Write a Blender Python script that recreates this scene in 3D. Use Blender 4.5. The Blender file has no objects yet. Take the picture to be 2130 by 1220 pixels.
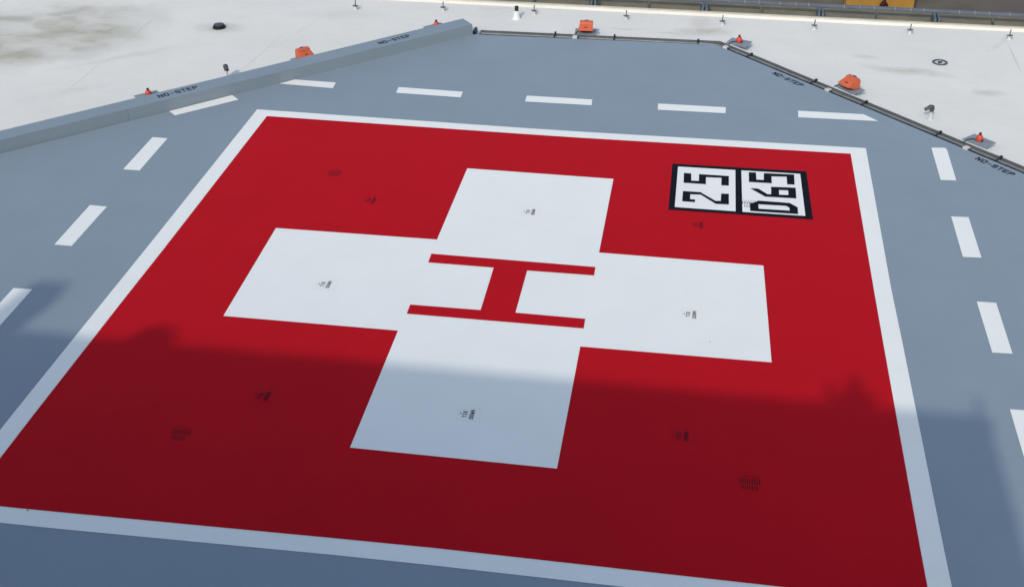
import bpy, bmesh, math, random
from mathutils import Vector, Matrix, geometry
R = math.radians
random.seed(7)
S = bpy.context.scene
COL = S.collection

# ---------------------------------------------------------------- camera
cam_d = bpy.data.cameras.new("camera"); cam = bpy.data.objects.new("camera", cam_d); COL.objects.link(cam)
cam_d.sensor_width = 36; cam_d.lens = 43.176; cam_d.clip_end = 2000; cam_d.clip_start = 0.05
right = Vector((0.98822058, 0.15301792, -0.00236519)); down = Vector((0.07995894, -0.5294454, -0.84456743))
fwd = Vector((-0.13048619, 0.8344298, -0.53544399))
m = Matrix((right, -down, -fwd)).transposed().to_4x4(); m.translation = Vector((2.9712, -17.9632, 11.4695))
cam.matrix_world = m
S.camera = cam

# ---------------------------------------------------------------- light
SUN_AZ = 13.0      # the way the light travels over the deck, degrees from +Y towards +X
SUN_EL = 35.2
W = bpy.data.worlds.new("World"); S.world = W; W.use_nodes = True
nt = W.node_tree; bg = nt.nodes["Background"]
sky = nt.nodes.new("ShaderNodeTexSky"); sky.sky_type = 'NISHITA'; sky.sun_disc = False
sky.sun_elevation = R(SUN_EL)
sky.sun_rotation = R(SUN_AZ + 180)
sky.air_density = 1.0; sky.dust_density = 1.5; sky.ozone_density = 0.6
nt.links.new(sky.outputs[0], bg.inputs[0]); bg.inputs[1].default_value = 0.15
sd = bpy.data.lights.new("sun", 'SUN'); sun = bpy.data.objects.new("sun", sd); COL.objects.link(sun)
sd.energy = 1.5; sd.angle = R(0.8); sd.color = (1.0, 0.94, 0.86)
d = Vector((math.sin(R(SUN_AZ))*math.cos(R(SUN_EL)), math.cos(R(SUN_AZ))*math.cos(R(SUN_EL)), -math.sin(R(SUN_EL))))
sun.rotation_euler = d.to_track_quat('-Z', 'Y').to_euler()
S.view_settings.view_transform = 'Standard'; S.view_settings.look = 'None'
S.view_settings.exposure = 0.68; S.view_settings.gamma = 1.0

# ---------------------------------------------------------------- materials
def nodes(name):
    mt = bpy.data.materials.new(name); mt.use_nodes = True
    return mt, mt.node_tree, mt.node_tree.nodes["Principled BSDF"]
def mat(name, col, rough=0.6, spec=0.3, metal=0.0, var=0.08, scale=3.0, bump=0.0, bscale=60.0, tint=None, fine=0.0, emit=None):
    """base colour varied by two noises in object space, so large areas are not flat"""
    mt, t, b = nodes(name); N = t.nodes; L = t.links
    tc = N.new("ShaderNodeTexCoord")
    n1 = N.new("ShaderNodeTexNoise"); n1.inputs["Scale"].default_value = scale; n1.inputs["Detail"].default_value = 6
    n1.inputs["Roughness"].default_value = 0.65
    L.new(tc.outputs["Object"], n1.inputs["Vector"])
    r = N.new("ShaderNodeMapRange"); r.inputs[1].default_value = 0.3; r.inputs[2].default_value = 0.7
    r.inputs[3].default_value = 1 - var; r.inputs[4].default_value = 1 + var
    L.new(n1.outputs[0], r.inputs[0])
    last = r.outputs[0]
    if fine:
        n2 = N.new("ShaderNodeTexNoise"); n2.inputs["Scale"].default_value = 45; n2.inputs["Detail"].default_value = 3
        L.new(tc.outputs["Object"], n2.inputs["Vector"])
        r2 = N.new("ShaderNodeMapRange"); r2.inputs[1].default_value = 0.3; r2.inputs[2].default_value = 0.7
        r2.inputs[3].default_value = 1 - fine; r2.inputs[4].default_value = 1 + fine
        L.new(n2.outputs[0], r2.inputs[0])
        mm = N.new("ShaderNodeMath"); mm.operation = 'MULTIPLY'; L.new(last, mm.inputs[0]); L.new(r2.outputs[0], mm.inputs[1]); last = mm.outputs[0]
    v = N.new("ShaderNodeVectorMath"); v.operation = 'SCALE'; v.inputs[0].default_value = col[:3]
    L.new(last, v.inputs["Scale"])
    out = v.outputs[0]
    if tint:
        n3 = N.new("ShaderNodeTexNoise"); n3.inputs["Scale"].default_value = scale*0.35; n3.inputs["Detail"].default_value = 4
        L.new(tc.outputs["Object"], n3.inputs["Vector"])
        r3 = N.new("ShaderNodeMapRange"); r3.inputs[1].default_value = 0.42; r3.inputs[2].default_value = 0.68
        L.new(n3.outputs[0], r3.inputs[0])
        mx = N.new("ShaderNodeMix"); mx.data_type = 'RGBA'; L.new(r3.outputs[0], mx.inputs[0])
        L.new(out, mx.inputs[6]); mx.inputs[7].default_value = (*tint, 1); out = mx.outputs[2]
    L.new(out, b.inputs["Base Color"])
    b.inputs["Roughness"].default_value = rough; b.inputs["Specular IOR Level"].default_value = spec
    b.inputs["Metallic"].default_value = metal
    if bump:
        n4 = N.new("ShaderNodeTexNoise"); n4.inputs["Scale"].default_value = bscale; n4.inputs["Detail"].default_value = 4
        L.new(tc.outputs["Object"], n4.inputs["Vector"])
        bp = N.new("ShaderNodeBump"); bp.inputs["Strength"].default_value = bump; bp.inputs["Distance"].default_value = 0.01
        L.new(n4.outputs[0], bp.inputs["Height"]); L.new(bp.outputs[0], b.inputs["Normal"])
    if emit:
        b.inputs["Emission Color"].default_value = (*emit[:3], 1); b.inputs["Emission Strength"].default_value = emit[3]
    return mt

M = {}
M['deck'] = mat("deck_paint", (0.199, 0.242, 0.268), 0.6, 0.22, var=0.035, scale=0.7, bump=0.12, bscale=90, fine=0.015)
M['beam'] = mat("beam_paint", (0.190, 0.230, 0.256), 0.6, 0.25, var=0.04, scale=0.9, bump=0.1, bscale=40, fine=0.015)
M['red'] = mat("red_paint", (0.395, 0.005, 0.010), 0.7, 0.035, var=0.045, scale=0.7, bump=0.12, bscale=90, fine=0.02)
M['white'] = mat("white_paint", (0.695, 0.69, 0.625), 0.6, 0.2, var=0.022, scale=0.9, bump=0.12, bscale=90, fine=0.01)
M['black'] = mat("black_paint", (0.005, 0.006, 0.009), 0.7, 0.05, var=0.2, scale=2, fine=0.1)
M['letter'] = mat("stencil_paint", (0.006, 0.011, 0.02), 0.8, 0.04, var=0.2, scale=6)
M['slot'] = mat("drain_slot", (0.014, 0.004, 0.005), 0.8, 0.1, var=0.2)
M['slotdark'] = mat("drain_slot_dark", (0.03, 0.035, 0.045), 0.8, 0.1, var=0.2)
M['groovered'] = mat("groove_red", (0.25, 0.004, 0.008), 0.8, 0.1)
M['groovewhite'] = mat("groove_white", (0.60, 0.60, 0.55), 0.8, 0.1)
M['galv'] = mat("galvanised_steel", (0.20, 0.215, 0.22), 0.5, 0.4, metal=0.35, var=0.18, scale=5, fine=0.06)
M['plate'] = mat("plate_steel", (0.185, 0.20, 0.215), 0.6, 0.3, metal=0.0, var=0.10, scale=4, fine=0.04)
M['gutter'] = mat("gutter_metal", (0.09, 0.098, 0.10), 0.6, 0.3, var=0.25, scale=3, tint=(0.09, 0.088, 0.08), fine=0.1)
M['pipe'] = mat("conduit_steel", (0.17, 0.18, 0.175), 0.5, 0.3, metal=0.3, var=0.2, scale=4)
M['blackp'] = mat("black_rubber", (0.010, 0.011, 0.013), 0.5, 0.4, var=0.2)
M['grey'] = mat("dark_grey_cast", (0.045, 0.05, 0.052), 0.5, 0.4, var=0.15)
M['orange'] = mat("orange_enamel", (0.47, 0.097, 0.038), 0.5, 0.35, var=0.1, scale=6, fine=0.05)
M['orangein'] = mat("lamp_recess", (0.10, 0.008, 0.006), 0.6, 0.2, var=0.2)
M['redlens'] = mat("red_lens", (0.45, 0.05, 0.022), 0.45, 0.4, var=0.08)
M['jbox'] = mat("junction_box_white", (0.44, 0.435, 0.41), 0.5, 0.3, var=0.08, scale=5)
M['vent'] = mat("vent_white", (0.55, 0.57, 0.54), 0.6, 0.2, var=0.05)
M['cream'] = mat("cream_coping", (0.47, 0.44, 0.345), 0.7, 0.2, var=0.08, scale=2, fine=0.04)
M['wall'] = mat("pale_wall", (0.62, 0.60, 0.56), 0.8, 0.2, var=0.08, scale=0.6, fine=0.04)
M['ledge'] = mat("ledge_gravel", (0.18, 0.155, 0.10), 0.9, 0.1, var=0.25, scale=1.4, fine=0.15, tint=(0.15, 0.135, 0.10))
M['rail'] = mat("rail_steel", (0.085, 0.10, 0.118), 0.6, 0.3, metal=0.0, var=0.15, scale=2, fine=0.06)
M['clip'] = mat("clip_steel", (0.22, 0.24, 0.27), 0.4, 0.5, metal=0.4)
M['ground'] = mat("yard_ground", (0.12, 0.10, 0.066), 0.95, 0.1, var=0.35, scale=0.35, fine=0.0, tint=(0.105, 0.088, 0.075))
M['yellow'] = mat("ochre_paint", (0.29, 0.155, 0.03), 0.7, 0.2, var=0.15, scale=1.0, tint=(0.23, 0.13, 0.032))
M['rust'] = mat("dark_rust", (0.035, 0.008, 0.010), 0.7, 0.2)
M['boot'] = mat("boot_membrane", (0.43, 0.44, 0.42), 0.8, 0.1, var=0.06)
M['grey2'] = mat("weathered_steel", (0.095, 0.105, 0.105), 0.5, 0.4, var=0.15)
M['skin'] = mat("skin", (0.45, 0.27, 0.19), 0.6, 0.3, var=0.05)
M['jacket'] = mat("jacket_navy", (0.05, 0.06, 0.10), 0.9, 0.1, var=0.15, scale=8)
M['trouser'] = mat("trouser_grey", (0.10, 0.10, 0.11), 0.9, 0.1, var=0.15, scale=8)
M['hair'] = mat("hair_brown", (0.04, 0.025, 0.015), 0.8, 0.2)

# white roof membrane: own dirt where the photograph has it
def roof_material():
    mt, t, b = nodes("roof_membrane"); N = t.nodes; L = t.links
    geo = N.new("ShaderNodeNewGeometry"); P = geo.outputs["Position"]
    def noise(sc, det=5, rough=0.6, src=None, ys=1.0):
        n = N.new("ShaderNodeTexNoise"); n.inputs["Scale"].default_value = sc; n.inputs["Detail"].default_value = det
        n.inputs["Roughness"].default_value = rough
        if ys != 1.0:
            mp = N.new("ShaderNodeMapping"); mp.inputs["Scale"].default_value = (1, ys, 1); L.new(P, mp.inputs[0]); L.new(mp.outputs[0], n.inputs["Vector"])
        else: L.new(P, n.inputs["Vector"])
        return n.outputs[0]
    def rng(x, a, b_, c, d_):
        r = N.new("ShaderNodeMapRange"); r.inputs[1].default_value = a; r.inputs[2].default_value = b_; r.inputs[3].default_value = c; r.inputs[4].default_value = d_
        L.new(x, r.inputs[0]); return r.outputs[0]
    def op(k, a, c):
        mm = N.new("ShaderNodeMath"); mm.operation = k
        for i, s in enumerate((a, c)):
            if isinstance(s, (int, float)): mm.inputs[i].default_value = s
            else: L.new(s, mm.inputs[i])
        return mm.outputs[0]
    wob = N.new("ShaderNodeTexNoise"); wob.inputs["Scale"].default_value = 1.3; wob.inputs["Detail"].default_value = 5; L.new(P, wob.inputs["Vector"])
    vs = N.new("ShaderNodeVectorMath"); vs.operation = 'SUBTRACT'; L.new(wob.outputs[1], vs.inputs[0]); vs.inputs[1].default_value = (0.5, 0.5, 0.5)
    def blob(cx, cy, rx, ry, ang=0.0, warp=1.0, hard=0.0):
        sc = N.new("ShaderNodeVectorMath"); sc.operation = 'SCALE'; L.new(vs.outputs[0], sc.inputs[0]); sc.inputs["Scale"].default_value = warp
        ad = N.new("ShaderNodeVectorMath"); ad.operation = 'ADD'; L.new(P, ad.inputs[0]); L.new(sc.outputs[0], ad.inputs[1])
        mp = N.new("ShaderNodeMapping"); mp.vector_type = 'TEXTURE'
        mp.inputs["Location"].default_value = (cx, cy, 0); mp.inputs["Rotation"].default_value = (0, 0, R(ang)); mp.inputs["Scale"].default_value = (rx, ry, 50)
        L.new(ad.outputs[0], mp.inputs[0])
        ln = N.new("ShaderNodeVectorMath"); ln.operation = 'LENGTH'; L.new(mp.outputs[0], ln.inputs[0])
        return rng(ln.outputs["Value"], hard, 1.0, 1.0, 0.0)
    base = rng(noise(0.5), 0.3, 0.7, 0.955, 1.03)
    fine = rng(noise(9, 6, 0.7), 0.3, 0.7, 0.975, 1.02)
    streak = rng(noise(1.1, 6, 0.7, ys=4.0), 0.55, 0.8, 0.0, 0.35)
    # brown puddle marks, far left
    pud = blob(*(-14.6325, 10.7655), 4.2, 2.7, 30, 1.6, 0.55)
    edge = op('MULTIPLY', rng(noise(0.55, 2, 0.5, ys=2.0), 0.40, 0.60, 0.35, 0.85), rng(noise(1.3, 3, 0.5), 0.44, 0.50, 0.72, 1.0))
    pud = op('MULTIPLY', pud, edge)
    for (cx, cy, rx, ry, an, k, wp) in [(3.1691, 13.7313, 0.9, 0.45, 5, 0.85, 0.45),
    (3.0658, 14.3059, 0.35, 0.8, 0, 0.4, 0.45),
    (8.3081, 11.7284, 1.3, 0.35, -8, 0.75, 0.45),
    (9.9012, 10.6378, 0.45, 0.3, 0, 0.6, 0.45),
    (7.2785, 12.5403, 0.5, 0.2, -10, 0.45, 0.45),
    (-9.6693, 12.1206, 0.8, 0.5, 0, 0.7, 0.45),
    (-9.6435, 12.0507, 0.35, 0.28, 0, 1.0, 0.45),
    (-11.6387, 7.4833, 1.2, 0.3, 35, 0.25, 0.45),
    (-11.4045, 9.6962, 2.0, 0.22, 38, 0.3, 0.45),
    (5.8278, 9.7989, 0.4, 0.2, 0, 0.3, 0.45),
    (-5.2074, 11.4613, 0.5, 0.15, 20, 0.3, 0.45),
    (1.1061, 13.6446, 0.8, 0.12, 2, 0.35, 0.45),
    (2.3923, 13.4713, 0.9, 0.12, 0, 0.4, 0.45),
    (10.81, 14.0131, 0.12, 1.0, -35, 0.3, 0.45),
    (-1.1324, 14.9199, 1.2, 0.12, 0, 0.3, 0.45),
    (-6.9684, 13.5835, 1.6, 0.5, 10, 0.2, 0.45),
    (-2.444, 14.6463, 0.8, 0.2, 0, 0.25, 0.45),
    (-11.707, 11.657, 1.944, 0.05, -90.8, 0.8, 0.07),
    (-11.758, 8.371, 1.343, 0.04, -91.0, 0.4, 0.07),
    (-7.966, 10.351, 1.911, 0.05, -95.5, 0.35, 0.07),
    (10.988, 13.015, 1.2, 0.04, -90.6, 0.7, 0.07),
    (-7.286, 12.775, 2.111, 0.05, -104.5, 0.25, 0.07),
    (-2.207, 14.49, 0.885, 0.06, 43.3, 0.3, 0.07)]:
        s_ = op('MULTIPLY', blob(cx, cy, rx, ry, an, wp), op('MULTIPLY', rng(noise(3.5, 5, 0.7), 0.25, 0.65, 0.35, 1.0), k))
        pud = op('MAXIMUM', pud, s_)
    pud = op('MAXIMUM', pud, op('MULTIPLY', streak, 0.35))
    br = op('MULTIPLY', base, fine)
    v = N.new("ShaderNodeVectorMath"); v.operation = 'SCALE'; v.inputs[0].default_value = (0.625, 0.60, 0.525); L.new(br, v.inputs["Scale"])
    mx = N.new("ShaderNodeMix"); mx.data_type = 'RGBA'; L.new(op('MINIMUM', op('MULTIPLY', pud, 1.0), 1.0), mx.inputs[0])
    L.new(v.outputs[0], mx.inputs[6]); mx.inputs[7].default_value = (0.33, 0.295, 0.215, 1)
    L.new(mx.outputs[2], b.inputs["Base Color"]); b.inputs["Roughness"].default_value = 0.65; b.inputs["Specular IOR Level"].default_value = 0.2
    n4 = N.new("ShaderNodeTexNoise"); n4.inputs["Scale"].default_value = 1.2; n4.inputs["Detail"].default_value = 5; L.new(P, n4.inputs["Vector"])
    bp = N.new("ShaderNodeBump"); bp.inputs["Strength"].default_value = 0.35; bp.inputs["Distance"].default_value = 0.05
    L.new(n4.outputs[0], bp.inputs["Height"]); L.new(bp.outputs[0], b.inputs["Normal"])
    return mt
M['roof'] = roof_material()

# ---------------------------------------------------------------- mesh helpers
class MB:
    K = 1.0          # scale used while a fitting is being built
    def __init__(s): s.v = []; s.f = []
    def add(s, vs, fs):
        o = len(s.v); s.v += [tuple(v) for v in vs]; s.f += [tuple(i+o for i in f) for f in fs]; return s
    def box(s, x0, x1, y0, y1, z0, z1, mtx=None):
        vs = [Vector((x, y, z)) for z in (z0, z1) for y in (y0, y1) for x in (x0, x1)]
        if mtx is not None: vs = [mtx @ v for v in vs]
        return s.add(vs, [(0, 2, 3, 1), (4, 5, 7, 6), (0, 1, 5, 4), (2, 6, 7, 3), (0, 4, 6, 2), (1, 3, 7, 5)])
    def sheet(s, poly, z, holes=()):
        loops = [[Vector((x, y, z)) for x, y in p] for p in (poly, *holes)]
        tris = geometry.tessellate_polygon(loops)
        vs = [v for l in loops for v in l]
        out = []
        for a, b, c in tris:
            n = (vs[b]-vs[a]).cross(vs[c]-vs[a])
            out.append((a, b, c) if n.z > 0 else (a, c, b))
        return s.add(vs, out)
    def prism(s, poly, z0, z1):
        n = len(poly)
        ar = sum(poly[i][0]*poly[(i+1) % n][1]-poly[(i+1) % n][0]*poly[i][1] for i in range(n))
        if ar < 0: poly = poly[::-1]
        vs = [(x, y, z0) for x, y in poly]+[(x, y, z1) for x, y in poly]
        s.add(vs, [tuple(range(n))[::-1], tuple(range(n, 2*n))]+[(i, (i+1) % n, (i+1) % n+n, i+n) for i in range(n)]); return s
    def lathe(s, prof, c=(0, 0, 0), n=20, mtx=None):
        """prof: (radius, z) from bottom to top, about Z"""
        vs = []; fs = []
        for r, z in prof:
            for i in range(n):
                a = 2*math.pi*i/n; v = Vector((c[0]+r*math.cos(a), c[1]+r*math.sin(a), c[2]+z))
                vs.append(mtx @ v if mtx is not None else v)
        for k in range(len(prof)-1):
            for i in range(n):
                j = (i+1) % n; fs.append((k*n+i, k*n+j, (k+1)*n+j, (k+1)*n+i))
        fs.append(tuple(range(n))[::-1]); fs.append(tuple((len(prof)-1)*n+i for i in range(n)))
        return s.add(vs, fs)
    def tube(s, pts, rad, n=10):
        pts = [Vector(p) for p in pts]; rads = rad if isinstance(rad, (list, tuple)) else [rad]*len(pts)
        vs = []; fs = []; up0 = None
        for k, p in enumerate(pts):
            t = (pts[min(k+1, len(pts)-1)]-pts[max(k-1, 0)]).normalized()
            ref = Vector((0, 0, 1)) if abs(t.z) < 0.95 else Vector((1, 0, 0))
            if up0 is not None: ref = up0
            a = t.cross(ref).normalized(); b = a.cross(t).normalized(); up0 = b
            for i in range(n):
                w = 2*math.pi*i/n; vs.append(p+rads[k]*(math.cos(w)*a+math.sin(w)*b))
        for k in range(len(pts)-1):
            for i in range(n):
                j = (i+1) % n; fs.append((k*n+i, (k+1)*n+i, (k+1)*n+j, k*n+j))
        fs.append(tuple(range(n))); fs.append(tuple((len(pts)-1)*n+i for i in range(n))[::-1])
        return s.add(vs, fs)
    def build(s, name, m, parent=None, smooth=False, bevel=0.0, org=None):
        me = bpy.data.meshes.new(name); vv = s.v if MB.K == 1.0 else [(x*MB.K, y*MB.K, z*MB.K) for x, y, z in s.v]
        if org is not None: vv = [(x-org[0], y-org[1], z-org[2]) for x, y, z in vv]
        me.from_pydata(vv, [], s.f); me.materials.append(m)
        bmx = bmesh.new(); bmx.from_mesh(me); bmesh.ops.recalc_face_normals(bmx, faces=bmx.faces) if not getattr(s, 'flat', False) else None
        bmx.to_mesh(me); bmx.free(); me.update()
        if smooth:
            for p in me.polygons: p.use_smooth = True
            try: me.set_sharp_from_angle(angle=R(40))
            except Exception: pass
        o = bpy.data.objects.new(name, me); COL.objects.link(o); o.parent = parent
        if bevel:
            bv = o.modifiers.new("edge", 'BEVEL'); bv.width = bevel; bv.segments = 2; bv.limit_method = 'ANGLE'
        return o
def flat(poly, z, holes=()):
    b = MB(); b.flat = True; return b.sheet(poly, z, holes)
def tag(o, label=None, cat=None, group=None, kind=None):
    if label: o['label'] = label
    if cat: o['category'] = cat
    if group: o['group'] = group
    if kind: o['kind'] = kind
    return o
def thing(name, loc=(0, 0, 0), rz=0.0, label=None, cat=None, group=None):
    o = bpy.data.objects.new(name, None); COL.objects.link(o); o.location = loc; o.rotation_euler = (0, 0, rz)
    o.empty_display_size = 0.2
    return tag(o, label, cat, group)
def copy_tree(o, parent=None):
    c = o.copy(); COL.objects.link(c); c.parent = parent
    for ch in [x for x in bpy.data.objects if x.parent == o]: copy_tree(ch, c)
    return c
def place(proto, used, loc, rz, label):
    o = proto if not used else copy_tree(proto)
    o.location = loc; o.rotation_euler = (0, 0, rz); o['label'] = label
    return o

# stroke lettering: each glyph in a 4 x 6 cell
G = {'N': [[(0, 0), (0, 6)], [(0, 6), (4, 0)], [(4, 0), (4, 6)]],
     'O': [[(1, 0), (3, 0), (4, 1), (4, 5), (3, 6), (1, 6), (0, 5), (0, 1), (1, 0)]],
     'D': [[(0, 0), (2.6, 0), (4, 1.3), (4, 4.7), (2.6, 6), (0, 6), (0, 0)]],
     'W': [[(0, 6), (0.9, 0), (2, 4), (3.1, 0), (4, 6)]],
     '-': [[(0.7, 3), (3.3, 3)]],
     'S': [[(4, 5), (3, 6), (1, 6), (0, 5), (0, 4), (1, 3), (3, 3), (4, 2), (4, 1), (3, 0), (1, 0), (0, 1)]],
     'T': [[(0, 6), (4, 6)], [(2, 6), (2, 0)]],
     'I': [[(2, 0), (2, 6)], [(.45, 0), (3.55, 0)], [(.45, 6), (3.55, 6)]],
     'E': [[(4, 0), (0, 0), (0, 6), (4, 6)], [(0, 3), (3.2, 3)]],
     'P': [[(0, 0), (0, 6), (3, 6), (4, 5), (4, 4), (3, 3), (0, 3)]]}
def lettering(b, word, org, ex, ey, h, pitch, stroke, z, wfac=1.0):
    """org = lower left corner, ex = reading direction, ey = up direction of the letters (2-D), all on height z"""
    ex = Vector(ex).normalized(); ey = Vector(ey).normalized(); s = h/6.0
    for k, ch in enumerate(word):
        o = Vector(org)+ex*pitch*k
        for j, line in enumerate(G[ch]):
            for a, c in zip(line[:-1], line[1:]):
                A = o+ex*a[0]*s*wfac+ey*a[1]*s; B = o+ex*c[0]*s*wfac+ey*c[1]*s
                t = (B-A).normalized()*stroke/2; n = Vector((-t.y, t.x))
                dz = z+0.0002*j
                b.add([(*(A-t-n), dz), (*(B+t-n), dz), (*(B+t+n), dz), (*(A-t+n), dz)], [(0, 1, 2, 3)])
                z += 0.00001

# ================================================================ ground and far yard
g = MB(); g.flat = True
g.add([(-400, -300, -14), (400, -300, -14), (400, 500, -14), (-400, 500, -14)], [(0, 1, 2, 3)])
tag(g.build('ground', M['ground']), kind='structure')

# ================================================================ the building that carries the pad
RZ = -0.15
bld = thing('hospital_building', (0, 8, RZ), 0, 'building whose stained white membrane roof surrounds the blue-grey landing pad', 'building')
def child(b, name, m, par, **k):
    lo = par.location; return b.build(name, m, par, org=(lo.x, lo.y, lo.z), **k)
EY = 15.0
b = MB(); b.flat = True
NX, NY = 60, 24
# the pad stands in this sheet; gentle unevenness of the membrane
xs = [-34+68*i/NX for i in range(NX+1)]; ys = [-17.0+(EY-0.07+17.0)*j/NY for j in range(NY+1)]
vs = [(x, y, RZ) for y in ys for x in xs]
fs = [(j*(NX+1)+i, j*(NX+1)+i+1, (j+1)*(NX+1)+i+1, (j+1)*(NX+1)+i) for j in range(NY) for i in range(NX)]
b.add(vs, fs)
b.add([(-34, EY-0.07, RZ), (34, EY-0.07, RZ), (34, EY, -0.10), (-34, EY, -0.10)], [(0, 1, 2, 3)])   # cant up to the coping
child(b, 'roof_membrane', M['roof'], bld)
cp = child(MB().box(-34, 34, EY+0.002, EY+0.13, -0.217, -0.065), 'edge_coping', M['cream'], bld, bevel=0.012)
child(MB().box(-34, 34, -17.0, EY-0.004, -14.0, -0.31), 'wall', M['wall'], bld)
child(MB().box(-34, 34, EY+0.003, EY+1.45, -14.0, -0.22), 'lower_ledge', M['ledge'], bld)

# ================================================================ landing pad
pad = thing('landing_pad', (0, 0, 0), 0, 'octagonal blue-grey helicopter landing pad painted with a red square, white cross and red letter H', 'landing pad')
DECK = [(-2.75, 12.245), (3.44, 12.405), (3.57, 12.36), (4.57, 11.36), (9.9, 6.0), (12.6, 3.3), (12.6, -3.3), (3.6, -12.3), (-2.9, -12.3), (-11.9, -3.3), (-11.9, 3.35)]
b = MB(); b.prism(DECK, -0.149, 0.0); child(b, 'deck', M['deck'], pad)
GUT_IN = [(-2.74, 12.252), (3.57, 12.372), (4.575, 11.369), (9.906, 6.008), (12.61, 3.304), (12.61, -3.3)]
GUT_OUT = [(-2.62, 12.6), (3.62, 12.71), (4.75, 11.6), (10.12, 6.21), (12.92, 3.42), (12.92, -3.4)]
# gutter round the far and right edges: floor and outer lip
b = MB()
n = len(GUT_IN)
def mixp(a, c, t): return (a[0]+(c[0]-a[0])*t, a[1]+(c[1]-a[1])*t)
for i in range(n-1):
    a0, a1 = GUT_IN[i], GUT_IN[i+1]; c0, c1 = GUT_OUT[i], GUT_OUT[i+1]
    e0, e1 = mixp(a0, c0, .01), mixp(a1, c1, .01)
    b.prism([e0, e1, mixp(a1, c1, .93), mixp(a0, c0, .93)], -0.149, -0.085)
    b.prism([mixp(a0, c0, .935), mixp(a1, c1, .935), c1, c0], -0.149, -0.004)
child(b, 'edge_gutter', M['gutter'], pad)
# membrane upstand outside the gutter
b = MB()
for i in range(n-1):
    a0, a1 = GUT_IN[i], GUT_IN[i+1]; c0, c1 = GUT_OUT[i], GUT_OUT[i+1]
    o0, o1 = mixp(a0, c0, 1.012), mixp(a1, c1, 1.012); q0, q1 = mixp(a0, c0, 1.16), mixp(a1, c1, 1.16); r0, r1 = mixp(a0, c0, 1.6), mixp(a1, c1, 1.6)
    b.add([(*o0, -0.149), (*o1, -0.149), (*o1, 0.0), (*o0, 0.0), (*q0, 0.0), (*q1, 0.0), (*r0, -0.149), (*r1, -0.149)],
          [(3, 0, 1, 2), (3, 2, 5, 4), (4, 5, 7, 6)])
child(b, 'membrane_upstand', M['vent'], pad)

child(flat([(-6.784, 6.7909),
    (-0.4976, 6.6941),
    (0.7838, 6.6908),
    (6.7759, 6.7691),
    (6.7224, 1.0521),
    (6.7312, -0.7343),
    (6.7356, -5.4197),
    (6.7417, -6.1113),
    (6.74, -6.74),
    (0.1657, -6.7258),
    (-1.1138, -6.7361),
    (-4.9477, -6.8187),
    (-5.7721, -6.8265),
    (-6.78, -6.72),
    (-6.7673, -4.9711),
    (-6.7706, -4.5788),
    (-6.7698, -1.3022),
    (-6.7666, 0.7269)], 0.004), 'border_line', M['white'], pad)
child(flat([(-6.4415, 6.4624),
    (-0.4526, 6.3792),
    (0.8164, 6.373),
    (6.4328, 6.4347),
    (6.4184, 0.9998),
    (6.4181, -0.7875),
    (6.4298, -5.4704),
    (6.4354, -6.1619),
    (6.42, -6.42),
    (4.6964, -6.4313),
    (3.8538, -6.4295),
    (0.1006, -6.4166),
    (-1.1977, -6.4363),
    (-5.0971, -6.5128),
    (-5.9328, -6.5251),
    (-6.46, -6.4),
    (-6.4413, -5.5771),
    (-6.4476, -4.535),
    (-6.4443, -1.2594),
    (-6.4329, 0.4457)], 0.008), 'red_square', M['red'], pad)
child(flat([(-1.4802, 4.5425), (1.5593, 4.5126), (1.546, 1.5173), (4.5236, 1.499), (4.5995, -1.5174), (1.5266, -1.5337), (1.522, -4.6013), (-1.5128, -4.5929), (-1.5195, -1.5278), (-4.5523, -1.5384), (-4.6203, 1.5183), (-1.4975, 1.543)], 0.012), 'white_cross', M['white'], pad)
child(flat([(-1.4923, 1.0135), (1.5308, 0.9923), (1.5349, 0.6998), (0.3305, 0.6874), (0.3297, -0.704), (1.5235, -0.7141), (1.5262, -1.0082), (-1.4912, -1.0118), (-1.4954, -0.7234), (-0.2692, -0.7129), (-0.2795, 0.6973), (-1.4854, 0.6995)], 0.016), 'letter_h', M['red'], pad)
for q in [[(-8.7399, 6.3991),
    (-8.5138, 6.1936),
    (-7.3907, 7.2539),
    (-7.6314, 7.4906)], [(-6.7501, 8.3122),
    (-5.4069, 8.2342),
    (-5.4302, 8.5778),
    (-6.4611, 8.6111)], [(-8.5623, 5.0281),
    (-8.5479, 3.4543),
    (-8.1862, 3.4498),
    (-8.2124, 5.0196)], [(-8.544, 1.8749),
    (-8.5183, 0.3113),
    (-8.1733, 0.3101),
    (-8.1822, 1.864)], [(-8.5227, -1.2257),
    (-8.5006, -2.7868),
    (-8.1607, -2.785),
    (-8.1729, -1.2146)], [(-3.881, 8.5311),
    (-3.8629, 8.1893),
    (-2.3091, 8.1503),
    (-2.3226, 8.4811)], [(-0.7995, 8.4797),
    (-0.7933, 8.1341),
    (0.7498, 8.1493),
    (0.7342, 8.4768)], [(2.2547, 8.4736),
    (2.2659, 8.122),
    (3.7951, 8.1546),
    (3.8001, 8.4916)], [(5.4246, 8.5368),
    (5.4123, 8.1718),
    (7.1747, 8.226),
    (6.8755, 8.5585)], [(8.1626, 6.9998),
    (8.1501, 5.4725),
    (8.4625, 5.4907),
    (8.4797, 6.9523),
    (8.4474, 7.0371)], [(8.1391, 3.9173),
    (8.1299, 2.3684),
    (8.4605, 2.3874),
    (8.4664, 3.9322)], [(8.1337, 0.8496),
    (8.1354, -0.6936),
    (8.4525, -0.6802),
    (8.4576, 0.8515)], [(8.1403, -2.2006),
    (8.132, -3.6763),
    (8.4512, -3.6591),
    (8.4593, -2.1905)]]:
    child(flat(q, 0.004), 'dashed_line', M['white'], pad)

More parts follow.
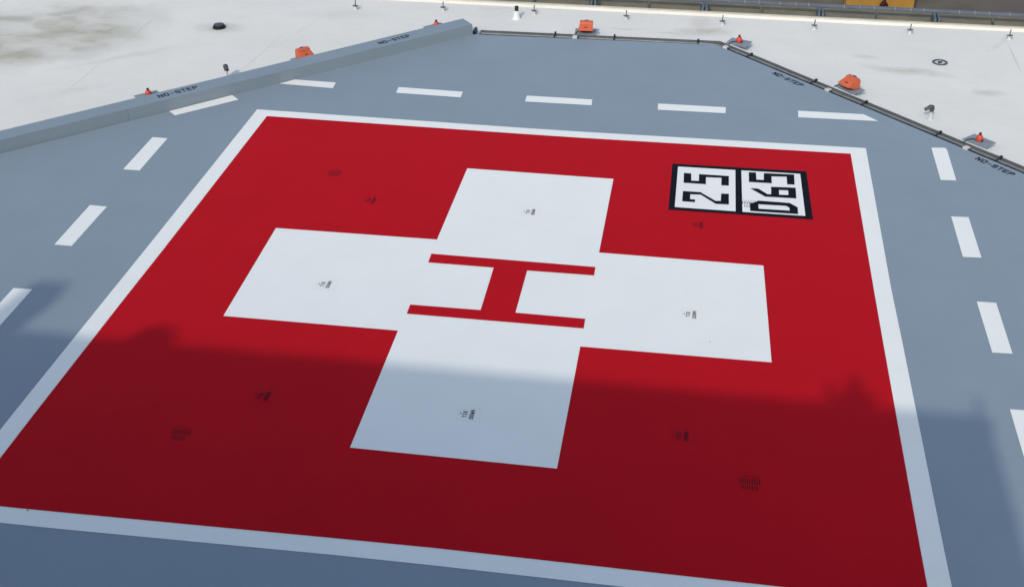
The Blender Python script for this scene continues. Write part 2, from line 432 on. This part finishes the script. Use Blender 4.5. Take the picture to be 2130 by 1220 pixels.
# number panel: 25 (thousand pounds) and D65
nb = child(flat([(2.7191, 5.3922), (2.7289, 3.3649), (5.4959, 3.3751), (5.4652, 5.4417)], 0.012), 'number_panel', M['black'], pad)
def sub(b, name, m, par): return b.build(name, m, par)
for q in ([(2.8402, 5.2648), (2.8473, 3.4802), (4.0245, 3.4796), (4.0178, 5.2804)], [(4.14, 5.2809), (4.1571, 3.4775), (5.3574, 3.4923), (5.3345, 5.301)]): sub(flat(q, 0.016), 'number_field', M['white'], nb)
for nm, q, hs in [('digit_five', [(2.972, 4.9843),
    (3.1212, 4.9785),
    (3.1312, 4.656),
    (3.2858, 4.6654),
    (3.281, 4.9743),
    (3.8858, 4.9775),
    (3.8882, 4.5506),
    (3.738, 4.5417),
    (3.7391, 4.8718),
    (3.4256, 4.8596),
    (3.4277, 4.5393),
    (2.9803, 4.5405)], []),
    ('digit_two', [(2.9813, 4.1752),
    (3.3288, 4.1774),
    (3.6345, 3.8484),
    (3.7348, 3.8635),
    (3.7389, 4.1791),
    (3.8902, 4.1886),
    (3.8928, 3.7387),
    (3.6392, 3.7263),
    (3.336, 4.0723),
    (3.13, 4.0578),
    (3.1335, 3.8513),
    (3.2317, 3.8464),
    (3.2333, 3.7363),
    (2.9823, 3.7374)], []),
    ('digit_five', [(4.2909, 5.214),
    (4.4359, 5.2216),
    (4.4426, 4.8977),
    (4.589, 4.9024),
    (4.5977, 5.2177),
    (5.208, 5.2459),
    (5.2028, 4.7889),
    (5.0532, 4.78),
    (5.0537, 5.1213),
    (4.7471, 5.0928),
    (4.7477, 4.7819),
    (4.2905, 4.7715)], []),
    ('digit_six', [(4.3082, 4.5021),
    (4.4756, 4.5036),
    (4.6534, 4.2867),
    (4.726, 4.3009),
    (4.7288, 4.6226),
    (5.2159, 4.6553),
    (5.2127, 4.1899),
    (4.6031, 4.1769)], [[(4.8821, 4.5043),
    (5.0641, 4.5182),
    (5.0632, 4.3152),
    (4.8795, 4.3008)]]),
    ('letter_d', [(4.3027, 3.8583),
    (4.3549, 3.8661),
    (4.4682, 3.9867),
    (5.071, 3.9802),
    (5.2232, 3.8203),
    (5.2206, 3.5392),
    (4.3043, 3.5332)], [[(4.4661, 3.8345),
    (4.9999, 3.8474),
    (5.0611, 3.78),
    (5.0642, 3.6601),
    (4.4678, 3.6464)]])]: sub(flat(q, 0.020, hs), nm, M['black'], nb)

# tie-down covers with their stencilled words (read from the right-hand side of the picture)
for (x, y, col, yaw) in [(0.0781, 2.8667, 'white', 0), (-3.1189, -0.3065, 'white', 0), (3.2786, -0.3144, 'white', 0), (0.0466, -3.5651, 'white', 0), (-3.1126, 2.8687, 'red', 0), (3.3168, 2.8311, 'red', 0), (-3.157, -3.5906, 'red', 0), (3.2548, -3.5994, 'red', 0)]:
    b = MB(); b.flat = True; hw = 0.165; t = 0.004
    cx, cy = x+0.02, y
    zt = 0.0172
    for (x0, x1, y0, y1) in ((cx-hw, cx+hw, cy-hw-t, cy-hw), (cx-hw, cx+hw, cy+hw, cy+hw+t), (cx-hw-t, cx-hw, cy-hw, cy+hw), (cx+hw, cx+hw+t, cy-hw, cy+hw)):
        b.add([(x0, y0, zt), (x1, y0, zt), (x1, y1, zt), (x0, y1, zt)], [(0, 1, 2, 3)])
    cv = child(b, 'tie_down_cover', M['groove'+col], pad)
    ex = (0, 1); ey = (-1, 0); w = MB(); w.flat = True
    lettering(w, 'TIE', (x-0.022, y-0.082), ex, ey, 0.052, 0.058, 0.010, 0.0195, 0.95)
    sub(w, 'lettering', M['letter'], cv); w = MB(); w.flat = True
    lettering(w, 'DOWN', (x+0.085, y-0.108), ex, ey, 0.054, 0.058, 0.011, 0.0195, 0.95)
    sub(w, 'lettering', M['letter'], cv); w = MB(); w.flat = True
    w.add([(x-0.122, y-0.012, .0195), (x-0.104, y-0.012, .0195), (x-0.104, y+0.012, .0195), (x-0.122, y+0.012, .0195)], [(0, 1, 2, 3)])
    sub(w, 'dot_mark', M['letter'], cv)

# painted-over round drains with rows of slots
for (x, y, z, mm) in [(-4.1437, 3.9471, 0.0095, 'slot'), (-4.078, -4.6429, 0.0095, 'slot'), (4.2329, -4.4826, 0.0095, 'slot'), (4.2941, 3.8459, 0.0168, 'slotdark')]:
    b = MB(); b.flat = True
    for (yc, ln, cnt, wd) in ((0.125, 0.04, 8, 0.007), (0.02, 0.115, 9, 0.013), (-0.115, 0.085, 7, 0.012)):
        for i in range(cnt):
            xx = x+(i-(cnt-1)/2)*0.033
            b.add([(xx-wd/2, y+yc-ln/2, z), (xx+wd/2, y+yc-ln/2, z), (xx+wd/2, y+yc+ln/2, z), (xx-wd/2, y+yc+ln/2, z)], [(0, 1, 2, 3)])
    child(b, 'drain_grate', M[mm], pad)

# NO-STEP stencilled on the deck by the right-hand edge
for (o, ex, ey, h, pitch) in [((4.8887, 10.6773), (0.6783, -0.7348), (0.7348, 0.6783), 0.1404, 0.1409), ((9.0044, 6.5708), (0.6634, -0.7482), (0.7482, 0.6634), 0.1282, 0.1363)]:
    w = MB(); w.flat = True; lettering(w, 'NO-STEP', o, ex, ey, h, pitch, 0.030, 0.006, 0.62*pitch/(h*4/6))
    child(w, 'no_step_lettering', M['letter'], pad)
# small specks on the paint
for (x, y, s_) in [(3.6173, -1.0882, 0.009), (-5.5123, -6.5526, 0.012), (2.3924, -2.5351, 0.007), (7.291, -5.0576, 0.006)]:
    b = MB(); b.flat = True
    b.add([(x-s_, y-s_, .0205), (x+s_, y-s_*0.8, .0205), (x+s_*0.7, y+s_, .0205), (x-s_*0.8, y+s_*0.9, .0205)], [(0, 1, 2, 3)])
    child(b, 'scuff_mark', M['letter'], pad)

# ================================================================ raised kerb beam, left
F0, F1, K0, K1 = ((-11.843, 3.4584), (-2.768, 12.1993), (-12.4237, 3.5316), (-3.0962, 12.5869))     # front left, front right, back left, back right
beam = thing('kerb_beam', (F1[0], F1[1], 0), 0, 'long blue-grey raised kerb with NO-STEP lettering along the left edge of the pad', 'kerb')
BH = 0.29
sp = 0.2668
def along(t): return mixp(F0, F1, t), mixp(K0, K1, t)
f_, k_ = along(sp-0.0003); f2, k2 = along(sp+0.0003)
b = MB(); b.prism([F0, f_, k_, K0], -0.14, BH); b.prism([f2, F1, K1, k2], -0.14, BH)
child(b, 'casing', M['beam'], beam, bevel=0.008)
b = MB(); i_ = mixp(f_, k_, .03); j_ = mixp(f_, k_, .97); i2 = mixp(f2, k2, .03); j2 = mixp(f2, k2, .97)
b.prism([i_, i2, j2, j_], -0.13, BH-0.006); child(b, 'joint', M['grey'], beam)
b = MB()   # cap flashing lip along the back edge
nrm = Vector((K0[0]-F0[0], K0[1]-F0[1])).normalized()
for (o, ex, ey, h, pitch) in [((-8.9408, 6.4702), (0.706, 0.7082), (-0.7082, 0.706), 0.2002, 0.1404), ((-4.7847, 10.4624), (0.706, 0.7082), (-0.7082, 0.706), 0.1894, 0.134)]:
    w = MB(); w.flat = True; lettering(w, 'NO-STEP', o, ex, ey, h*.74, pitch, 0.029, BH+0.003, 0.62*pitch/(h*.74*4/6))
    child(w, 'no_step_lettering', M['letter'], beam)

# ================================================================ conduit in the gutter
PATH = [(-2.574, 12.4434), (3.1476, 12.5497), (3.2939, 12.5434), (3.4331, 12.5191), (3.565, 12.4767), (3.6897, 12.4164), (3.8072, 12.3379), (3.9175, 12.2415), (4.6712, 11.4961), (10.0237, 6.1191), (12.7805, 3.3678), (12.7805, -3.355)]
cd = thing('cable_conduit', (PATH[0][0], PATH[0][1], -0.085), 0, 'grey steel conduit with black clamps and white junction boxes in the gutter round the pad', 'conduit')
child(MB().tube([(x, y, -0.038) for x, y in PATH], 0.027, 10), 'pipe', M['pipe'], cd, smooth=True)
offs = [(-2.704, 12.3564), (3.1351, 12.465), (3.2814, 12.4588), (3.4205, 12.4345), (3.5524, 12.392), (3.6769, 12.3316), (3.7943, 12.253), (3.9043, 12.1563), (4.6275, 11.4383), (9.9702, 6.0686), (12.703, 3.3388), (12.703, -3.33)]
child(MB().tube([(x, y, -0.055) for x, y in offs], 0.016, 8), 'cable', M['blackp'], cd, smooth=True)
for (x, y, a) in [(-0.6442, 12.5321, 0.0), (0.9047, 12.5609, 0.0), (3.0618, 12.5507, 0.0), (4.3493, 11.801, -0.7854), (5.8625, 10.3291, -0.7854), (6.9375, 9.1917, -0.7854), (8.398, 7.7411, -0.7854), (9.4877, 6.6556, -0.7854), (10.4644, 5.6362, -0.7854)]:
    mt = Matrix.Translation((x, y, 0)) @ Matrix.Rotation(a, 4, 'Z')
    b = MB().box(-.017, .017, -.13, .11, -.008, .006, mt).box(-.022, .022, .06, .115, .0065, .045, mt).box(-.018, .018, -.13, -.10, -.084, -.009, mt)
    child(b, 'clamp', M['blackp'], cd)
for (x, y, a) in [(-0.1066, 12.4167, 0.0), (3.769, 12.2502, -0.5236), (6.1704, 9.8371, -0.7854), (8.8972, 7.0733, -0.7854)]:
    mt = Matrix.Translation((x, y, 0)) @ Matrix.Rotation(a, 4, 'Z')
    jb = child(MB().box(-.058, .058, -.065, .065, -.084, .04, mt), 'junction_box', M['jbox'], cd, bevel=0.006)
    loc = Vector((x, y, 0)); q = MB().box(.06, .095, -.035, .035, -.05, .02, mt)
    k = q.build('cable_gland', M['grey'], jb, org=(cd.location.x, cd.location.y, cd.location.z))
(x, y, a) = (-2.7519, 12.4982, 0)
mt = Matrix.Translation((x, y, 0)) @ Matrix.Rotation(a, 4, 'Z')
child(MB().box(-.035, .035, -.17, .15, -.084, .05, mt), 'end_cap', M['blackp'], cd)

# ================================================================ lights
def plate_cable(par, pts):
    MB().tube(pts, 0.012, 8).build('cable', M['blackp'], par, smooth=True)
def make_flood():
    """orange hooded floodlight; it looks along local -Y"""
    t = thing('floodlight', label='x', cat='floodlight', group='hooded orange floodlights round the pad')
    MB().box(-.345, .345, -.27, .27, 0.0, 0.012).build('mounting_plate', M['plate'], t, bevel=0.003)
    # housing: back box with a bevelled top
    prof = [(-.03, .045), (.17, .045), (.17, .27), (.11, .345), (-.04, .33), (-.06, .25)]
    b = MB(); vs = [(x, y, z) for x in (-.20, .20) for y, z in prof]; k = len(prof)
    b.add(vs, [tuple(range(k)), tuple(range(k, 2*k))]+[(i, (i+1) % k, (i+1) % k+k, i+k) for i in range(k)])
    h = b.build('housing', M['orange'], t, bevel=0.006)
    b = MB().box(-.055, -.012, .09, .14, .30, .352).box(-.0115, .0115, .10, .13, .30, .345).box(.012, .055, .09, .14, .30, .352)
    b.build('cooling_knob', M['rust'], h)
    # hood: sheet bent down and forward, with a curved front edge and a slot
    b = MB(); n_ = 8; top = []; bot = []
    for i in range(n_+1):
        u = -1+2*i/n_; top.append((u*.205, -.062, .272)); bot.append((u*.235, -.27-.025*(1-u*u), .155))
    for dz in (0, -.012):
        b.add([(x, y, z+dz) for x, y, z in top+bot], [(i, i+1, i+n_+2, i+n_+1) for i in range(n_)])
    m_ = 2*(n_+1)
    b.f += [(n_+1+i, n_+2+i, n_+2+i+m_, n_+1+i+m_) for i in range(n_)]+[(0, n_+1, n_+1+m_, m_), (n_, 2*n_+1, 2*n_+1+m_, n_+m_)]
    # cheeks
    for s_ in (-1, 1):
        b.add([(s_*.2, -.062, .272), (s_*.23, -.265, .155), (s_*.21, -.12, .085), (s_*.2, -.03, .06)], [(0, 1, 2, 3)])
    hd = b.build('hood', M['orange'], t)
    a = math.atan2(.117, .208); mt = Matrix.Translation((0, -.175, .2135)) @ Matrix.Rotation(a, 4, 'X')
    MB().box(-.045, .045, -.016, .016, -.004, .004, mt).build('slot', M['rust'], hd)
    MB().box(-.185, .185, -.075, -.033, .05, .24).build('lens', M['orangein'], t)
    MB().box(-.13, -.07, -.02, .12, .013, .045).box(-.0695, .0695, .04, .06, .013, .04).box(.07, .13, -.02, .12, .013, .045).build('bracket', M['orangein'], t)
    plate_cable(t, [(-.20, .0, .06), (-.25, -.08, .055), (-.29, -.17, .05), (-.30, -.26, .03), (-.30, -.34, -.01)])
    return t
MB.K = 0.84; fl = make_flood(); MB.K = 1.0
for k, (x, y, z, a, lab) in enumerate([(0.1395, 12.8373, 0.0, 0.03490658503988659, 'orange hooded floodlight in the middle of the far edge of the pad'),
    (6.6892, 10.0341, 0.0, -0.9075712110370514, 'orange hooded floodlight on the right diagonal edge, left of the grey gooseneck vent'),
    (-6.6124, 9.8942, 0.0, 0.7853981633974483, 'orange hooded floodlight behind the long raised kerb on the left')]):
    place(fl, k > 0, (x, y, z), a, lab)
def make_small():
    """small red-orange dome light on a grey plate"""
    t = thing('perimeter_light', label='x', cat='perimeter light', group='small domed perimeter lights round the pad')
    MB().box(-.32, .32, -.26, .26, 0.0, 0.012).build('mounting_plate', M['plate'], t, bevel=0.003)
    prof = [(.055, .013), (.055, .03), (.080, .035), (.087, .06), (.083, .11), (.07, .15), (.045, .172), (.035, .178)]
    h = MB().lathe(prof, n=20).build('lamp_body', M['redlens'], t, smooth=True)
    MB().lathe([(.028, .1785), (.03, .20), (.034, .205), (.034, .222), (.02, .235)], n=14).build('top_knob', M['rust'], h, smooth=True)
    MB().box(.07, .10, -.03, .03, .03, .07).build('hinge', M['rust'], h)
    plate_cable(t, [(-.06, -.03, .03), (-.12, -.09, .05), (-.17, -.17, .04), (-.19, -.24, .03), (-.20, -.33, -.01)])
    return t
MB.K = 0.88; sm = make_small(); MB.K = 1.0
for k, (x, y, z, a, lab) in enumerate([(4.1002, 12.6533, 0.0, -0.3839724354387525, 'small red-orange dome light on a grey plate at the far right corner of the pad'),
    (9.2187, 7.4813, 0.0, -0.7853981633974483, 'small red-orange dome light on the right edge, nearest the right side of the photo'),
    (-9.4374, 6.9423, 0.09, 0.7853981633974483, 'small red-orange dome light behind the kerb, next to the lower left NO-STEP lettering'),
    (-3.763, 12.3663, 0.09, 0.7853981633974483, 'small red-orange dome light behind the far end of the raised kerb')]):
    place(sm, k > 0, (x, y, z), a, lab)

# ================================================================ roof fittings
def make_anchor():
    t = thing('anchor_post', label='x', cat='anchor post', group='anchor posts in a row along the roof edge')
    MB().lathe([(.075, .0), (.066, .02), (.055, .07), (.05, .125)], n=16).build('white_boot', M['boot'], t, smooth=True)
    b = MB().lathe([(.070, .1255), (.078, .13), (.078, .142), (.03, .145), (.028, .16)], n=12)
    b.box(-.10, -.05, -.03, .03, .130, .158).box(.05, .10, -.03, .03, .130, .158)
    fl_ = b.build('flange', M['grey2'], t)
    MB().tube([(0, 0, .16), (0.002, 0, .26), (.008, 0, .345)], [.019, .017, .020], 8).build('rod', M['grey'], t, smooth=True)
    MB().tube([(.06, -.03, .13), (.085, -.05, .09), (.10, -.06, .03)], .008, 6).build('ground_wire', M['clip'], t, smooth=True)
    return t
MB.K = 0.76; an = make_anchor(); MB.K = 1.0
for k, (x, y, lab) in enumerate([(-6.4135, 14.059, 'leftmost anchor post, cut off by the top of the photo'),
    (-3.9811, 14.3002, 'second anchor post from the left, above the far end of the raised kerb'),
    (-1.4518, 14.4002, 'anchor post just right of the black-capped white vent pipe'),
    (1.0784, 14.3513, 'fourth anchor post from the left, right of the central orange floodlight'),
    (3.6689, 14.3206, 'fifth anchor post from the left, above the far right corner of the pad'),
    (6.0935, 14.3474, 'third anchor post from the right'),
    (8.5759, 14.3886, 'second anchor post from the right, above the black ring drain'),
    (11.0887, 14.3341, 'rightmost anchor post, by the right border of the photo')]):
    place(an, k > 0, (x, y, RZ), 0.15*math.sin(k*2.1), lab)

(x, y) = (-1.8781, 13.9897)
t = thing('vent_pipe', (x, y, RZ), 0, 'white conical vent pipe with a black cap near the roof edge', 'vent pipe')
MB.K = 0.86
MB().lathe([(.15, 0), (.125, .02), (.10, .10), (.078, .23), (.070, .262)], n=20).build('boot', M['vent'], t, smooth=True)
MB().lathe([(.056, .2625), (.062, .27), (.064, .39), (.058, .405), (.045, .408)], n=20).build('cap', M['blackp'], t, smooth=True)
MB.K = 1.0

def make_goose():
    t = thing('gooseneck_vent', label='x', cat='vent pipe', group='gooseneck vents beside the pad')
    MB().lathe([(.085, 0), (.07, .012), (.05, .05), (.042, .12), (.040, .20)], n=16).build('white_boot', M['boot'], t, smooth=True)
    MB().lathe([(.052, .2005), (.056, .21), (.056, .22), (.052, .225)], n=16).build('collar', M['galv'], t, smooth=True)
    MB().tube([(0, 0, .2255), (0, 0, .25), (.005, 0, .285), (-.005, 0, .325), (-.045, 0, .335), (-.09, 0, .318), (-.13, 0, .297), (-.17, 0, .275)],
              [.045, .052, .062, .066, .062, .052, .045, .043], 14).build('elbow', M['grey'], t, smooth=True)
    mt = Matrix.Translation((-.172, 0, .274)) @ Matrix.Rotation(R(-118), 4, 'Y')
    MB().lathe([(.043, 0), (.043, .012), (.02, .014)], n=14, mtx=mt).build('mouth', M['blackp'], t)
    return t
MB.K = 0.9; gs = make_goose(); MB.K = 1.0
for k, (x, y, a, lab) in enumerate([(8.3976, 8.8573, 0.25, 'dark gooseneck vent on a pale pipe right of the pad, its mouth pointing left'), (-8.2719, 8.8556, 2.2, 'dark gooseneck vent rising behind the raised kerb left of the pad')]):
    place(gs, k > 0, (x, y, RZ), a, lab)

(x, y) = (-9.6693, 12.1206)
MB.K = 0.9
t = thing('dome_drain', (x, y, RZ), 0, 'dark domed roof drain standing alone on the white roof left of the pad', 'roof drain')
MB().lathe([(.19, .001), (.20, .012), (.17, .03), (.15, .035)], n=28).build('base_ring', M['blackp'], t, smooth=True)
b = MB()
for i in range(14):
    a = 2*math.pi*i/14; c, s_ = math.cos(a), math.sin(a)
    b.tube([(.165*c, .165*s_, .03), (.16*c, .16*s_, .07), (.145*c, .145*s_, .10)], .011, 6)
b.lathe([(.135, .03), (.162, .034), (.158, .055), (.13, .06)], n=28)
b.build('strainer', M['blackp'], t)
MB().lathe([(.12, .06), (.150, .096), (.150, .112), (.10, .122), (.03, .125)], n=24).build('cap', M['grey'], t, smooth=True)

MB.K = 1.0
(x, y) = (9.0862, 12.4009)
t = thing('ring_drain', (x, y, RZ), 0, 'flat black ring drain with a white centre on the roof right of the pad', 'roof drain')
b = MB(); n_ = 32; vs = []
for r_, z_ in ((.19, .001), (.185, .022), (.148, .024), (.142, .002)):
    for i in range(n_): vs.append((r_*math.cos(2*math.pi*i/n_), r_*math.sin(2*math.pi*i/n_), z_))
b.add(vs, [(k*n_+i, k*n_+(i+1) % n_, (k+1)*n_+(i+1) % n_, (k+1)*n_+i) for k in range(3) for i in range(n_)])
for a in (.9, 2.5, 4.4, 5.6):
    mt = Matrix.Rotation(a, 4, 'Z'); b.box(.11, .15, -.02, .02, .005, .02, mt)
b.build('clamp_ring', M['grey'], t)
MB().lathe([(.141, .001), (.10, .004), (.05, .004)], n=28).build('sump', M['vent'], t)
MB().lathe([(.05, .005), (.062, .012), (.055, .02)], n=20).build('outlet', M['blackp'], t)

# ================================================================ rail outside the roof edge
RY = EY+0.67; RH = 0.055
rl = thing('edge_rail', (0, RY, RH), 0, 'long blue-grey steel rail on paired brackets outside the far roof edge', 'rail')
child(MB().box(-30, 30, RY-.06, RY+.06, RH-.045, RH+.045), 'rail_bar', M['rail'], rl, bevel=0.02)
for x in [-3.165, 0.104, 3.174, 6.304, 9.36, 12.418]:
    br = MB()
    for s_ in (-.05, .05):
        br.box(x+s_-.026, x+s_+.026, EY+.133, RY-.062, RH-.20, RH-.02)
    br.box(x-.0238, x+.0238, EY+.2, RY-.1, RH-.19, RH-.16)
    o = child(br, 'bracket', M['rail'], rl)
    for s_ in (-.098, .098):
        bo = MB().box(x+s_-.012, x+s_+.012, EY+.16, RY-.08, RH-.13, RH-.102)
        for dy in (.20, .32, .44):
            if EY+dy < RY-.08: bo.box(x+s_-.021, x+s_+.021, EY+dy-.02, EY+dy+.02, RH-.10, RH-.06)
        bo.build('bolt_strip', M['grey'], o, org=tuple(rl.location))
for x in [-1.616, 1.615, 4.729, 7.822, 10.879]:
    child(MB().box(x-.02, x+.02, EY+.133, RY-.062, RH-.22, RH-.16).box(x-.02, x+.02, RY-.05, RY-.02, RH-.22, RH-.046), 'strut', M['gutter'], rl)
for x in [-2.471, -2.029, -1.616, -1.027, -0.576, -0.208, 0.78, 1.212, 1.615, 2.19, 2.63, 2.989, 3.835, 4.257, 4.65, 5.213, 5.643, 5.993, 6.949, 7.361, 7.745, 8.294, 8.714, 9.056, 9.99, 10.391, 10.767, 11.303, 11.713, 12.047]:
    child(MB().box(x-.012, x+.012, RY-.064, RY+.03, RH-.02, RH+.049), 'clip', M['clip'], rl)

# ================================================================ yellow container far below
(x0, x1, y0, zb, zt) = (11.78, 15.75, 56.0, -14, -11.6)
t = thing('yellow_container', ((x0+x1)/2, y0, -14), 0, 'ochre yellow container in the yard below, beyond the far roof rail', 'container')
b = MB().box(x0-t.location.x, x1-t.location.x, 0, 2.2, 0.15, zt-zb).build('body', M['yellow'], t, bevel=0.03)
w_ = x1-x0
MB().box(-w_/2+.1, w_/2-.1, 0.1, 2.1, 0, .149).build('skid', M['rust'], t)
(hx, hz) = (14.0, -13.55)
hx -= t.location.x; hz += 14
MB().tube([(hx, -.12, hz+.75), (hx-.02, -.14, hz+.45), (hx-.10, -.14, hz+.2), (hx-.12, -.14, hz)], [.07, .10, .16, .15], 8).tube([(hx, -.14, hz+.3), (hx+.12, -.16, hz+.28), (hx+.2, -.16, hz+.1), (hx+.24, -.16, hz-.12)], [.09, .08, .06, .04], 8).build('hook_arm', M['rust'], t)

# ================================================================ taller building behind the viewer (casts the long shadow)
PX0, PX1, PY, PZ = (-30, 4.28, -17.75, 11.07)
rb = thing('tall_building', (0, PY-6, -14), 0, 'taller building behind the pad whose parapet throws the long straight shadow', 'building')
child(MB().box(PX0, PX1, PY-16, PY, -14, PZ-1.02), 'wall', M['wall'], rb)
b = MB().box(PX0, PX1, PY-.25, PY, PZ-1.018, PZ-.06).box(PX1-.25, PX1, PY-16, PY-.252, PZ-1.018, PZ-.06)
child(b, 'parapet', M['wall'], rb)
child(MB().box(PX0-.02, PX1+.02, PY-.27, PY+.02, PZ-.058, PZ), 'parapet_coping', M['cream'], rb)
child(MB().box(PX0, PX1-.27, PY-15.9, PY-.3, PZ-1.018, PZ-.995), 'roof_membrane', M['vent'], rb)
for nm, x0, x1, y1, zt, lab in [('chimney_stack', -12.319, -11.679, -18.6, 12.793, 'narrow pale stack on the tall building roof behind the pad'),
    ('chimney_stack', -15.09, -13.54, -18.7, 13.14, 'broad pale stack near the left end of the tall building roof behind the pad'),
    ('roof_unit', -9.489, -8.669, -18.1, 11.569, 'low domed vent on the tall building roof behind the pad'),
    ('mast', 3.965, 4.055, -18.05, 11.62, 'thin mast at the corner of the tall building roof behind the pad')]:
    bx = thing(nm, ((x0+x1)/2, y1, PZ-.995), 0, lab, 'stack' if nm == 'chimney_stack' else 'mast' if nm == 'mast' else 'roof unit')
    hw = (x1-x0)/2; hh = zt-PZ+.995
    if nm == 'roof_unit':
        MB().lathe([(hw*.8, 0), (hw*.8, hh-.34), (hw, hh-.33), (hw*1.0, hh-.25), (hw*.85, hh-.12), (hw*.5, hh-.03), (hw*.1, hh)], n=20).build('dome', M['grey2'], bx, smooth=True)
        continue
    MB().box(-hw, hw, -.7 if nm != 'mast' else -.06, 0, 0.0, hh-.06).build('shaft', M['wall'], bx, bevel=0.02)
    MB().box(-hw*1.04, hw*1.04, -.72 if nm != 'mast' else -.065, .015, hh-.058, hh).build('cap', M['grey'], bx, bevel=0.01)

# the photographer at the parapet, whose shadow shows on the red square
def person(loc):
    p = thing('person', loc, 0, 'person in a dark jacket leaning at the parapet holding up a phone with both hands', 'person')
    V = {'pel': (0, 0, .95), 'wai': (0, .03, 1.08), 'che': (0, .10, 1.30), 'nek': (0, .15, 1.47), 'jaw': (0, .18, 1.53), 'hea': (0, .19, 1.62), 'top': (0, .18, 1.70)}
    E = [('pel', 'wai'), ('wai', 'che'), ('che', 'nek'), ('nek', 'jaw'), ('jaw', 'hea'), ('hea', 'top')]
    rad = {'pel': .15, 'wai': .135, 'che': .15, 'nek': .058, 'jaw': .07, 'hea': .088, 'top': .055}
    for s_, k in ((-1, 'l'), (1, 'r')):
        V.update({'hip'+k: (s_*.10, 0, .90), 'kne'+k: (s_*.12, .04, .50), 'ank'+k: (s_*.13, -.02, .09), 'toe'+k: (s_*.14, .17, .04),
                  'sho'+k: (s_*.19, .11, 1.40), 'elb'+k: (s_*.40, .17, 1.33), 'wri'+k: (s_*.12-.20, .30, 1.50)})
        E += [('pel', 'hip'+k), ('hip'+k, 'kne'+k), ('kne'+k, 'ank'+k), ('ank'+k, 'toe'+k), ('che', 'sho'+k), ('sho'+k, 'elb'+k), ('elb'+k, 'wri'+k)]
        rad.update({'hip'+k: .10, 'kne'+k: .062, 'ank'+k: .042, 'toe'+k: .035, 'sho'+k: .085, 'elb'+k: .062, 'wri'+k: .034})
        for f in range(5):
            base = Vector(V['wri'+k])+Vector((-s_*(-.01), .03, .03+.0)); dx = (f-2)*.018
            if f == 4: a1 = base+Vector((-s_*.03, .01, .0)); a2 = base+Vector((-s_*.045, .03, .03))
            else: a1 = base+Vector((s_*.0, .03, -.02+f*.02)); a2 = base+Vector((-s_*.035, .045, -.02+f*.02))
            V['fa'+k+str(f)] = tuple(a1); V['fb'+k+str(f)] = tuple(a2)
            E += [('wri'+k, 'fa'+k+str(f)), ('fa'+k+str(f), 'fb'+k+str(f))]
            rad['fa'+k+str(f)] = .010; rad['fb'+k+str(f)] = .008
    names = list(V); me = bpy.data.meshes.new('body'); me.from_pydata([V[n_] for n_ in names], [(names.index(a), names.index(c)) for a, c in E], [])
    me.materials.append(M['jacket']); o = bpy.data.objects.new('body', me); COL.objects.link(o); o.parent = p
    sk = o.modifiers.new('skin', 'SKIN'); sk.use_smooth_shade = True
    for i, n_ in enumerate(names):
        r_ = rad[n_]; me.skin_vertices[0].data[i].radius = (r_, r_); me.skin_vertices[0].data[i].use_root = (n_ == 'pel')
    ss = o.modifiers.new('sub', 'SUBSURF'); ss.levels = 1; ss.render_levels = 2
    MB().lathe([(.06, 1.60), (.098, 1.63), (.10, 1.68), (.08, 1.73), (.03, 1.755)], c=(0, .175, 0), n=20).build('hair', M['hair'], p, smooth=True)
    return p
(px_, py_, pz_) = (2.125, -18.317, 10.145)
person((px_, py_, pz_))
